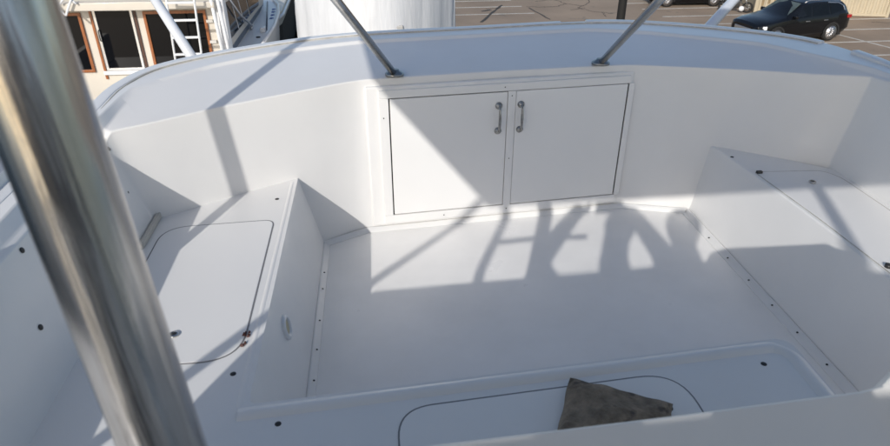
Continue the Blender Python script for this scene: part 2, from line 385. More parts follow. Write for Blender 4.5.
# drain fitting in port bench face
def ellipse_ring(c, ru, rz, t):  # on a face leaning along y
    vs = []; fs = []; n = 28
    for rr, d in ((1.0, 0), (1.0, .007), (.85, .013), (.66, .011), (.62, .004)):
        for j in range(n):
            a = 2 * pi * j / n; z = c[2] + rz * rr * sin(a); vs.append((c[0] + d - (z - c[2]) * .215, c[1] + ru * rr * cos(a), z))
    for i in range(4):
        for j in range(n): fs.append((i * n + j, i * n + (j + 1) % n, (i + 1) * n + (j + 1) % n, (i + 1) * n + j))
    o = mesh('drain_cover', vs, fs, M_bwhite, boat, smooth=True)
    mesh('drain_opening', vs[4 * n:5 * n], [tuple(range(n))], M_ivory, o)
ellipse_ring((-.366, 1.818, .262), .046, .044, 0)
box('vent_strip', (-.932, 2.175, .401), (-.915, 2.42, .425), mat('strip_beige', (.55, .52, .46), .6), boat, bevel=.003)

# --- locker front (on the centre wall, which runs from B to C)
B0 = Vector((-.09, 2.90, 0)); C0 = Vector((1.30, 3.02, 0)); U = (C0 - B0).normalized(); Nn = Vector((U.y, -U.x, 0))
def wp(u, d, z): return B0 + U * u + Nn * d + Vector((0, 0, z))
def wbox(name, u0, u1, z0, z1, d0, d1, m, parent=boat, bevel=.0025, **k):
    vs = [wp(u, d, z) for d in (d0, d1) for u, z in ((u0, z0), (u1, z0), (u1, z1), (u0, z1))]
    fs = [(0, 1, 2, 3), (4, 5, 6, 7), (0, 1, 5, 4), (1, 2, 6, 5), (2, 3, 7, 6), (3, 0, 4, 7)]
    return mesh(name, vs, fs, m, parent, bevel=bevel, seg=2, **k)
wbox('locker_surround', .03, 1.375, .03, .768, -.02, .008, M_gel, bevel=.008)
wbox('gap_backing', .135, 1.345, .085, .712, -.01, .0095, M_dark, bevel=0)
F0, F1 = -.01, .021
wbox('frame_rail', .092, 1.352, .7135, .752, F0, F1, M_gel)
wbox('frame_rail', .092, 1.352, .045, .089, F0, F1, M_gel)
wbox('frame_stile', .092, .1365, .0895, .713, F0, F1, M_gel)
wbox('frame_stile', 1.3455, 1.352 + .022, .0895, .713, F0, F1, M_gel)
wbox('frame_mullion', .718, .757, .0895, .713, F0, F1 + .004, M_gel)
dl = wbox('door', .1430, .7162, .0945, .7085, F0, F1 - .001, M_door, label='left locker door with chrome pull on its right')
dr = wbox('door', .7588, 1.3375, .0945, .7105, F0, F1 + .001, M_door, label='right locker door with chrome pull on its left')
wbox('piano_hinge', 1.3385, 1.3445, .10, .705, F0, F1 - .006, M_screw, bevel=0)
def handle(u, z0, z1, par):
    d0 = F1
    for z in (z0, z1):
        s = 1 if z == z1 else -1
        disc_dome('handle', wp(u, d0 - .001, z), Nn, [(.018, 0), (.018, .003), (.012, .008), (.0075, .018)], M_ssd, par, 16)
    pts = [wp(u, d0 + .010, z0), wp(u, d0 + .022, z0 + .006), wp(u, d0 + .030, z0 + .02), wp(u, d0 + .033, (z0 + z1) / 2), wp(u, d0 + .030, z1 - .02), wp(u, d0 + .022, z1 - .006), wp(u, d0 + .010, z1)]
    tube('handle', pts, [.0065, .0065, .006, .0075, .006, .0065, .0065], M_ssd, par, 12)
handle(.673, .513, .643, dl); handle(.785, .513, .643, dr)
for u, z in [(.737, .07), (.737, .36), (.737, .69), (.40, .066), (.70, .735), (.11, .62)]:
    q = wp(u, F1 + .004, z); screw(q, Nn, .0022)

# --- console (dash) at the near edge
cr = [(-.97, .30, .98), (-.93, .45, .995), (-.86, .575, 1.0), (-.5, .592, 1.0), (.018, .608, 1.0), (.40, .625, 1.0), (.70, .641, 1.0), (.735, .645, 1.003), (.765, .655, 1.035), (.85, .675, 1.045), (1.20, .765, 1.045), (1.235, .70, 1.04)]
rows = []
for x, y, z in cr:
    rows.append([Vector((x + (.01 if x > 0 else -.01), y + .14, .38)), Vector((x, y + .02, z - .06)), Vector((x, y + .006, z - .012)), Vector((x, y - .004, z)), Vector((x, y - .03, z - .004)),
                 Vector((x * .99, y - .12, z - .012)), Vector((x * .98, min(y, .5) - .30, z - .03)), Vector((x * .98, -.22, z - .06)), Vector((x * .98, -.24, .0))])
grid('console', rows, M_gel, boat, smooth=True, bevel=.004, seg=2, ang=50, label='white dash top at the near edge with a bright rolled lip')
box('console_side', (-.95, -.24, 0), (-.93, .30, .93), M_gel, boat); box('console_side', (1.19, -.24, 0), (1.21, .68, .96), M_gel, boat)

# --- hardtop and its supports
box('hardtop', (-1.15, -.87, 2.2), (2.45, 1.65, 2.27), M_bwhite, boat, bevel=.02, seg=3)
def leg(pts, r, m=M_ss, flange=None, name='support_tube', n=20, lbl=None):
    o = tube(name, pts, r, m, boat, n)
    if lbl: o['label'] = lbl
    if flange:
        c, ax = flange
        disc_dome('flange', c, ax, [(.044, -.004), (.044, .004), (.038, .009), (.024, .016), (.021, .022)], M_ssd, o, 24)
    return o
def ext(a, b, z):  # continue a->b to height z
    a, b = Vector(a), Vector(b); t = (z - a.z) / (b.z - a.z); return a.lerp(b, t)
b1 = (.083, 2.95, .812); leg([b1, ext(b1, (-.13, 2.41, 1.25), 1.95)], .0168, flange=(b1, (0, .0, 1)), lbl='slanting stainless tube footed on the brow left of the locker')
b2 = (1.10, 3.025, .812); leg([b2, ext(b2, (1.02 + .02, 2.29, 1.27), 1.95)], .0168, flange=(b2, (0, 0, 1)), lbl='slanting stainless tube footed on the brow right of the locker')
# near, big blurred tube
pa, pb = Vector((-.2124, .4354, 1.169)), Vector((-.2590, .4986, 1.582))
dv = (pb - pa).normalized()
nt_ = leg([(0, 0, -.27), (0, 0, -.1), (0, 0, .15), (0, 0, .5), (0, 0, .66)], .036, M_pole, n=64, name='near_tube', lbl='thick brushed steel tube crossing the left edge close to the camera')
nt_.location = pa; nt_.rotation_euler = dv.to_track_quat('Z', 'Y').to_euler()
leg([(-1.16, -.80, 2.2), (-1.176, -.061, 1.4), (-1.185, .33, .86)], .02)
leg([(-1.035, -.83, 2.2), (-.685, -.05, 1.4), (-.56, .16, 1.18), (-.55, .18, .96)], .023)
leg([(-1.21, 1.18, .70), (-1.15, 1.72, 2.2)], .024)
leg([(2.42, 1.22, .78), (2.40, 1.62, 2.2)], .024)
leg([(.51, -.83, 2.2), (.60, -1.0, 1.4), (.62, -1.05, .0)], .028)
leg([(2.42, -.80, 2.2), (2.43, .3, .86)], .02)
leg([(-.56, .17, 1.42), (-.30, .19, 1.42), (-.10, .19, 1.41)], .012)
prism('sun_blocker', [(-.80, -.845), (.72, -.805), (.72, -.718), (-.80, -.768)], .75, 1.768, M_bwhite, boat, bevel=.012, seg=3)  # added out of view, with its base, to keep sun off the dash top
box('sun_blocker_base', (-.8, -1.4, 0), (.36, -.75, .749), M_bwhite, boat, bevel=.04)
disc_dome('shadow_ball', (.27, -.14, 1.62), (0, 0, 1), [(.03, -.10), (.07, -.07), (.09, -.01), (.085, .04), (.05, .08), (.01, .09)], M_bwhite, boat, 20)  # unseen round thing of unknown kind, added with its post for the floor shadow
tube('shadow_ball_post', [(.27, -.14, 1.56), (.28, -.14, 1.45), (.29, -.14, .9)], [.05, .085, .10], M_bwhite, boat, 12)
# tower legs outside the brow
leg([(-.55, 3.62, .15), (-1.18, 4.32, .52), (-1.59, 5.02, .85), (-2.0, 5.72, 1.18)][1:], .034, M_tubep, name='outrigger', lbl='pale painted tube rising beyond the brow on the left')
leg([(2.10, 4.02, .64), (2.24, 4.17, .70), (2.53, 4.44, .82), (3.4, 5.25, 1.18)], .034, M_tubep, name='outrigger', lbl='pale painted tube rising beyond the brow on the right')

# hull under the flybridge (mostly hidden)
def hull(name, L, m, parent, zs, y0, sheer=0):
    pass
prism('cabin_house', [(-1.25, -2.6), (2.45, -2.6), (2.45, 3.1), (1.6, 3.9), (-.4, 3.9), (-1.25, 3.1)], -1.9, -.06, M_bwhite, boat,
      bottom=[(-1.6, -2.8), (2.8, -2.8), (2.8, 4.4), (1.8, 5.2), (-.6, 5.2), (-1.6, 4.4)], bevel=.05)
deck = [(-2.0, -6), (3.2, -6), (3.25, 1), (3.0, 4), (2.3, 6.6), (.9, 8.9), (.3, 8.9), (-1.1, 6.6), (-1.8, 4), (-2.05, 1)]
wl = [(.6 + (x - .6) * .8, y * .93) for x, y in deck]
prism('hull', deck, -6.2, [-1.9, -1.9, -1.9, -1.8, -1.6, -1.4, -1.4, -1.6, -1.8, -1.9], M_bwhite, boat, bottom=wl, bevel=.05)
for s, x in ((-1, -1.18), (1, 2.24)):
    y = 4.32 if s < 0 else 4.17
    z = .52 if s < 0 else .70
    leg([(x, y, z), (x + (-.25 if s < 0 else .25), y - .5, -1.85)], .034, M_tubep, name='outrigger_base')

# --- brown cushion on near hatch
cu = empty('cushion', (.5, 1.2, .407), 'small stained brown leather cushion lying on the near hatch', 'cushion')
pts = [(-.165, -.25), (-.008, .095), (.238, -.030), (.13, -.27)]
vs = []; fs = []; NS = 16
def cq(u, v):
    a = Vector(pts[0]).lerp(Vector(pts[3]), u); b = Vector(pts[1]).lerp(Vector(pts[2]), u); return a.lerp(b, v)
rows = []
for side in (1, -1):
    rr = []
    for i in range(NS + 1):
        r_ = []
        for j in range(NS + 1):
            u, v = i / NS, j / NS; q = cq(u, v)
            e = (max(0, 16 * u * (1 - u) * v * (1 - v))) ** .38
            wob = .006 * sin(9 * u + 5 * v) + .005 * sin(17 * v - 6 * u)
            z = .012 + (.036 * e + wob * e) * (1 if side > 0 else -.25)
            z += .012 * max(0, v - .6) * 2
            r_.append(Vector((q.x + .002 * sin(20 * v), q.y + .002 * sin(23 * u), z)))
        rr.append(r_)
    rows.append(rr)
o = grid('cover', rows[0], M_bag, cu, smooth=True); grid('underside', rows[1], M_bag, cu, smooth=True)
box('zip_pull', (.226, -.042, .006), (.238, -.032, .016), M_screw, cu, bevel=.002)

# ================================================================== PHOTOGRAPHER (casts the silhouette on the floor)
per = empty('person', (-.16, -.46, 0), 'person in a dark jacket holding up a phone behind the dash', 'person')
def skin_chain(name, verts, edges, radii, m, parent, sub=2):
    me = bpy.data.meshes.new(name); me.from_pydata(verts, edges, []); o = link(name, me, m, parent)
    sm = o.modifiers.new('skin', 'SKIN'); sm.use_smooth_shade = True
    if not me.skin_vertices: bpy.context.view_layer.objects.active = o
    lay = me.skin_vertices[0].data
    for i, r in enumerate(radii): lay[i].radius = (r, r) if not hasattr(r, '__len__') else r
    lay[0].use_root = True
    s = o.modifiers.new('sub', 'SUBSURF'); s.levels = s.render_levels = sub
    return o
V = [(0, 0, .95), (0, -.01, 1.12), (0, 0, 1.30), (0, 0.02, 1.42), (0, .06, 1.50), (-.01, .12, 1.60), (-.01, .13, 1.69), (-.01, .12, 1.77),
     (-.19, .03, 1.38), (-.27, .40, 1.42), (-.10, .50, 1.64), (-.06, .49, 1.675),
     (.19, .03, 1.38), (.38, .40, 1.42), (.20, .43, 1.64), (.16, .43, 1.675),
     (-.10, 0, .88), (-.12, .02, .50), (-.13, -.03, .09), (-.13, .13, .05), (.10, 0, .88), (.13, .03, .50), (.15, -.03, .09), (.16, .13, .05)]
Ed = [(0, 1), (1, 2), (2, 3), (3, 4), (4, 5), (5, 6), (6, 7), (3, 8), (8, 9), (9, 10), (10, 11), (3, 12), (12, 13), (13, 14), (14, 15), (0, 16), (16, 17), (17, 18), (18, 19), (0, 20), (20, 21), (21, 22), (22, 23)]
Rr = [(.17, .12), (.15, .11), (.17, .12), (.08, .08), (.048, .05), (.062, .08), (.072, .09), (.055, .065), .07, .062, .042, .04, .07, .062, .042, .04, .10, .07, .05, .045, .10, .07, .05, .045]
skin_chain('body', V, Ed, Rr, M_cloth, per)
box('phone', (-.02, .438, 1.655), (.13, .446, 1.725), M_dark, per, bevel=.002)
for s, (hx, hy, hz) in ((-1, (-.06, .47, 1.67)), (1, (.165, .43, 1.67))):
    for k in range(4):
        tube('finger', [(hx, hy, hz - .02 + .012 * k), (hx - s * .004 + s * -.02, hy + .018, hz - .02 + .014 * k), (hx + s * .03 * -1, hy + .026, hz - .018 + .014 * k)], [.009, .008, .007], M_skin, per, 8)
disc_dome('hair', (-.01, .11, 1.74), (0, 0, 1), [(.07, -.03), (.082, .02), (.075, .06), (.045, .09), (.02, .10)], M_dark, per, 20)

# ================================================================== NEIGHBOURING CABIN CRUISER
nb_ = empty('cabin_cruiser', (-4.6, 18, -5.6), 'white cabin cruiser with teak framed windows and a ladder on its aft bulkhead', 'boat')
nb_.location = (0, 0, 0)
YB = 14.0
hd = [(-7.35, 14.0), (-2.53, 14.0), (-2.46, 16.6), (-2.52, 18.0), (-2.66, 19.2), (-3.0, 20.4), (-3.8, 22.2), (-4.9, 23.6), (-6.0, 22.2), (-7.1, 19), (-7.4, 15)]
prism('hull', hd, -6.3, -2.02, M_bwhite, nb_, bottom=[(-4.9 + (x + 4.9) * .84, 14.0 + (y - 14.0) * .9 + .2) for x, y in hd], bevel=.04)
prism('aft_hull', [(-7.3, 9.5), (-2.65, 9.5), (-2.53, 13.995), (-7.35, 13.995)], -6.3, -3.15, M_bwhite, nb_, bottom=[(-6.9, 10), (-2.9, 10), (-2.9, 13.995), (-6.9, 13.995)])
prism('cockpit_side', [(-2.85, 9.6), (-2.65, 9.6), (-2.53, 13.99), (-2.78, 13.99)], -3.149, -2.45, M_bwhite, nb_, bevel=.04)
prism('cockpit_side', [(-7.3, 9.6), (-7.1, 9.6), (-7.1, 13.99), (-7.35, 13.99)], -3.149, -2.45, M_bwhite, nb_, bevel=.04)
box('stern_locker', (-6.15, 13.35, -3.149), (-5.85, 13.7, -2.75), M_bwhite, nb_, bevel=.04)
box('stern_locker', (-5.84, 13.4, -3.149), (-5.6, 13.8, -2.72), M_tyre, nb_, bevel=.04)
tube('gunwale_rail', [(x, y, -1.98) for x, y in hd[1:8]], .04, M_bwhite, nb_, 10)
box('bulkhead', (-6.55, YB, -3.0), (-3.12, YB + .12, -.6), M_cream, nb_, bevel=.01)
def frame4(name, x0, x1, z0, z1, t, m, glass, y=YB, dep=.05, shear=0.0, pane=True):
    f = empty_part(name, nb_)
    for a, b in (((x0, z1 - t), (x1, z1)), ((x0, z0), (x1, z0 + t)), ((x0, z0 + t), (x0 + t, z1 - t)), ((x1 - t, z0 + t), (x1, z1 - t))):
        box('frame', (a[0], y - dep, a[1]), (b[0], y + .001, b[1]), m, f, bevel=.004)
    if pane: box('pane', (x0 + t, y - dep * .4, z0 + t), (x1 - t, y - .002, z1 - t), glass, f)
    return f
def empty_part(name, parent):
    o = bpy.data.objects.new(name, None); col.objects.link(o); o.parent = parent; return o
frame4('window', -6.27, -5.87, -2.26, -1.05, .055, M_teak, M_glass)
dd = frame4('door', -5.63, -4.86, -2.24, -.93, .05, M_alu, M_glass, dep=.04)
box('door_trim', (-5.70, YB - .03, -2.42), (-5.655, YB, -.93), M_teak, nb_)
box('door_trim', (-4.845, YB - .03, -2.42), (-4.80, YB, -.93), M_teakd, nb_)
tube('handle', [(-5.59, YB - .045, -1.62), (-5.59, YB - .08, -1.60), (-5.59, YB - .08, -1.42), (-5.59, YB - .045, -1.40)], .012, M_screw, dd, 8)
box('door_sill', (-5.70, YB - .08, -2.32), (-4.80, YB - .001, -2.245), M_bwhite, nb_, bevel=.01)
frame4('window', -4.66, -3.42, -2.30, -1.05, .055, M_teak, M_glass)
for z in (-1.30, -1.72): box('grey_tab', (-3.43, YB - .058, z), (-3.30, YB - .001, z + .06), M_alu, nb_)  # small grey blocks beside the right window
# flybridge overhang above the bulkhead
ov = [(-6.6, YB - .38, 0), (-4.6, YB - .46, 0), (-3.15, YB - .36, 0), (-3.0, YB + .3, 0), (-3.0, YB + 4, 0), (-6.7, YB + 4, 0)]
prism('flybridge_deck', [(x, y) for x, y, z in ov], -.95, [-.80, -.78, -.83, -.83, -.78, -.78], M_cream, nb_, bevel=.02)
for x in (-3.12, -2.99):
    tube('corner_post', [(x - .08, YB - .35, -.75), (x - .05, YB - .2, -1.9), (x - .04, YB - .15, -2.0)], .035, M_bwhite, nb_, 10)
prism('corner_panel', [(-3.20, YB - .12), (-3.02, YB - .12), (-3.02, YB + .15), (-3.20, YB + .15)], -2.0, -.84, M_bwhite, nb_, bevel=.02)
for z in (-1.15, -1.45, -1.75): box('clip', (-3.10, YB - .135, z), (-3.07, YB - .119, z + .09), M_screw, nb_)
# ladder leaning on the overhang
la = empty_part('ladder', nb_)
ly = 13.35
tube('rail', [(-3.40, ly + .1, -.35), (-3.44, ly, -.75), (-3.52, ly - .05, -2.6)], .022, M_bwhite, la, 8)
tube('rail', [(-3.90, ly + .1, -.35), (-3.96, ly, -.75), (-4.05, ly - .05, -2.6)], .022, M_bwhite, la, 8)
for k in range(6):
    z = -.78 - .33 * k; t = (-.75 - z) / 1.85
    box('rung', (-3.96 - .09 * t, ly - .05 * t - .03, z - .02), (-3.44 - .08 * t, ly - .05 * t + .03, z + .02), M_bwhite, la, bevel=.008)
# white hose loop hanging from the flybridge edge
hp = []
for k in range(17):
    t = k / 16; hp.append((-6.15 + .42 * t + .05 * sin(6 * t), YB - .50, -.72 - .30 * sin(pi * t) ** .8 + .05 * t))
tube('hose', hp, .022, M_bwhite, nb_, 8)
hp = [(-6.0 + .3 * (k / 10), YB - .47, -.80 + .12 * sin(pi * k / 10)) for k in range(11)]
tube('hose', hp, .02, M_bwhite, nb_, 8)
# saloon side with windows, facing right, slightly tumblehome
def sp(y, z, off=0): return Vector((-3.06 - (z + 2.0) * .10 + off, y, z))
def squad(name, c, m, off, parent, th=.02):
    a = [sp(y, z, off) for y, z in c]; b = [sp(y, z, off - th) for y, z in c]; n = len(c)
    return mesh(name, a + b, [tuple(range(n)), tuple(range(n, 2 * n))[::-1]] + [(i, (i + 1) % n, n + (i + 1) % n, n + i) for i in range(n)], m, parent, bevel=.006)
squad('saloon_side', [(14.1, -2.02), (18.6, -2.02), (19.6, -1.80), (18.3, -.85), (14.1, -.85)], M_cream, 0, nb_, .08)
sw = squad('side_window', [(14.35, -1.74), (16.85, -1.78), (16.9, -.98), (14.25, -.98)], M_tint, .012, nb_)
sw2 = squad('side_window', [(16.98, -1.78), (18.35, -1.82), (18.6, -1.66), (17.7, -.98), (17.0, -.98)], M_tint, .012, nb_)
for y in (15.3, 16.0): squad('mullion', [(y, -1.77), (y + .05, -1.77), (y - .06, -.98), (y - .11, -.98)], M_alu, .02, nb_)
squad('dark_band', [(14.1, -2.0), (18.2, -2.0), (19.0, -1.93), (18.3, -1.90), (14.1, -1.88)], M_navy, .012, nb_)  # dark band along the foot of the saloon side
prism('saloon_front', [(-3.1, 19.4), (-3.6, 20.6), (-4.9, 21.0), (-6.2, 20.4), (-6.7, 19), (-6.7, 18.2), (-3.1, 18.2)], -2.02, -1.85, M_bwhite, nb_)
tube('grab_rail', [(-2.98, 16.5, -1.95), (-3.02, 15.4, -1.45), (-3.1, 14.6, -.85)], .025, M_alu, nb_, 8)
tube('grab_rail', [(-2.98, 16.5, -1.95), (-3.0, 16.4, -2.0)], .035, M_alu, nb_, 8)
tube('deck_line', [(-2.62, 16.3, -2.0), (-2.85, 18.2, -2.0), (-3.05, 19.8, -2.0)], .018, M_navy, nb_, 6)
box('cleat', (-2.74, 16.05, -2.02), (-2.62, 16.25, -1.90), M_bwhite, nb_, bevel=.02)
cyl('deck_fill', (-2.72, 15.6, -2.02), (0, 0, 1), .05, .02, M_screw, nb_)
for k, (x, y) in enumerate([(-2.66, 17.55), (-2.68, 17.95), (-2.71, 18.35), (-2.74, 18.7)]):
    box('hull_letter', (x - .05, y, -2.019), (x + .02, y + .17, -2.012), M_blue, nb_); box('hull_letter', (x - .05, y + .08, -2.0185), (x + .05, y + .12, -2.0115), M_blue, nb_)

# second boat behind: cream hull curving away
b2_ = empty('motorboat', (-3.2, 23, -5.6), 'cream hulled motorboat seen past the side deck of the cabin cruiser', 'boat')
b2_.location = (0, 0, 0)
h2 = [(-3.0, 20.9), (-2.9, 21.6), (-2.95, 24), (-3.05, 27), (-5.5, 29), (-5.4, 24)]
prism('topsides', h2, -3.05, -2.6, M_cream, b2_, bottom=[(x - .04, y + .02) for x, y in h2], bevel=.05)
prism('hull', [(x - .05, y + .03) for x, y in h2], -5.9, -3.051, M_pile_shade, b2_, bottom=[(-3.5 + (x + 3.5) * .7, 21.5 + (y - 21.5) * .95) for x, y in h2])  # hull below the cream band coloured black for the dark shaded gap
tube('rub_rail', [(x, y, -2.75) for x, y in h2[:4]], .06, M_bwhite, b2_, 10)

# dark gap between: shaded water, filled by the added black shape below
# shrink wrapped boat
sw_ = empty('wrapped_boat', (0, 15, -5.6), 'boat sealed in white shrink wrap standing straight ahead beyond the brow', 'boat')
sw_.location = (0, 0, 0)
rows = []
for i in range(19):
    t = i / 18; y = 13.6 + 6.5 * t
    k = 1 - .25 * max(0, t - .5) * 2
    sec = []
    for j in range(41):
        a = pi * j / 40
        x = .06 + (-cos(a)) * 1.72 * k
        z = -1.75 + (2.1 - 1.2 * t) * (sin(a) ** .5)
        if a < .001 or a > pi - .001: z = -1.75
        wr = .010 * sin(j * 1.3 + t * 3) + .006 * sin(j * 3.7)
        sec.append(Vector((x + wr, y + 1.2 * (1 - t) * cos(a) ** 2 - .5 * (1 - t) + .02 * sin(j * 3.1), z + wr * .4)))
    y = sec[0].y
    low = [Vector((sec[0].x - .10 + .02 * sin(i), y, -2.3)), Vector((sec[0].x + .10, y, -3.2)), Vector((sec[0].x + .5, y, -5.8))]
    hi = [Vector((sec[-1].x + .10, y, -2.3)), Vector((sec[-1].x - .10, y, -3.2)), Vector((sec[-1].x - .5, y, -5.8))]
    rows.append(low[::-1] + sec + hi)
front = [r + Vector((0, -.0, 0)) for r in rows[0]]
wrap = grid('shrink_wrap_cover', rows, M_wrap, sw_, smooth=True)
# end panel facing us, gently bowed with vertical pleats
er = []
for i in range(60):
    s = i / 59; x = front[0].x + (front[-1].x - front[0].x) * s
    top = None
    er.append(x)
pr_ = []
n0 = len(front)
pan = []
for i, p in enumerate(front):
    colp = []
    for q in range(12):
        f = q / 11; z = p.z + (-5.8 - p.z) * f
        xx = p.x * (1 - f) + (.06 + (p.x - .06) * .93) * f
        u = (p.x - .06) / 1.8
        colp.append(Vector((xx, p.y - .55 * f ** .6 * (1 - u * u * .8) + (.016 * sin(i * .9) + .012 * sin(i * 2.1 + f * 2)) * min(1, f * 6), z)))
    pan.append(colp)
grid('shrink_wrap_end', pan, M_wrap, sw_, smooth=True)
# zip door / vent patch on wrap
box('vent_patch', (.02, 12.92, -1.62), (.58, 13.0, -1.22), M_cloudy, sw_, bevel=.03)
disc_dome('vent', (.25, 12.925, -1.40), (0, -1, .2), [(.12, 0), (.12, .03), (.07, .06), (.03, .065)], M_wrap, sw_, 16)

bg_ = empty('dark_gap_fill', (-2, 24, -5.6), 'added black shape for the dark shaded water left of the wrapped boat', 'boat')
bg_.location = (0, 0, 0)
prism('hull', [(-3.0, 17), (-2.2, 17), (-1.9, 19), (-1.2, 21.5), (-1.2, 31), (-2.9, 33), (-4.2, 31), (-2.8, 25), (-2.8, 21)], -6, -4.4, M_pile_shade, bg_, bevel=.08)  # made-up black form, painted as the shade over the water
box('dark_gap_block', (-2.7, 28, -4.4), (-1.6, 30, -3.6), M_pile_shade, bg_, bevel=.08)
# piling
tag(disc_dome('piling', (5.79, 14.95, -7.0), (0, 0, 1), [(.115, 0), (.11, 3), (.095, 6.0), (.09, 6.3), (.05, 6.36)], M_pile_shade, None, 16), 'black round piling standing in the gap beyond the brow', 'piling')

# ================================================================== VEHICLES
ST = [  # x, [(y,z) half section: sill, lower, mid, belt, glass_top/edge, roof_mid, centre]
 (0.00, [(.55, .30), (.66, .42), (.68, .60), (.62, .74), (.50, .78), (.25, .80), (0, .80)]),
 (0.10, [(.72, .24), (.82, .38), (.84, .62), (.78, .80), (.62, .86), (.30, .89), (0, .90)]),
 (0.45, [(.84, .22), (.93, .38), (.94, .66), (.88, .88), (.70, .95), (.35, .99), (0, 1.0)]),
 (1.10, [(.86, .22), (.95, .40), (.96, .74), (.92, .98), (.74, 1.04), (.38, 1.08), (0, 1.09)]),
 (1.45, [(.86, .22), (.95, .40), (.96, .76), (.93, 1.02), (.76, 1.12), (.40, 1.17), (0, 1.18)]),
 (2.20, [(.86, .22), (.95, .40), (.96, .78), (.94, 1.05), (.72, 1.55), (.40, 1.62), (0, 1.64)]),
 (2.90, [(.86, .22), (.95, .40), (.96, .80), (.94, 1.07), (.70, 1.62), (.40, 1.69), (0, 1.71)]),
 (3.70, [(.86, .22), (.95, .40), (.96, .82), (.94, 1.10), (.69, 1.60), (.40, 1.68), (0, 1.70)]),
 (4.35, [(.84, .26), (.94, .44), (.95, .84), (.92, 1.14), (.66, 1.54), (.38, 1.63), (0, 1.65)]),
 (4.60, [(.82, .32), (.92, .48), (.92, .88), (.86, 1.12), (.62, 1.40), (.34, 1.46), (0, 1.47)]),
 (4.80, [(.70, .38), (.84, .50), (.84, .86), (.76, 1.02), (.52, 1.08), (.28, 1.10), (0, 1.10)]),
]
def section(x):
    for i in range(len(ST) - 1):
        if ST[i][0] <= x <= ST[i + 1][0]:
            t = (x - ST[i][0]) / (ST[i + 1][0] - ST[i][0])
            return [(a[0] + (b[0] - a[0]) * t, a[1] + (b[1] - a[1]) * t) for a, b in zip(ST[i][1], ST[i + 1][1])]
    return ST[-1][1]
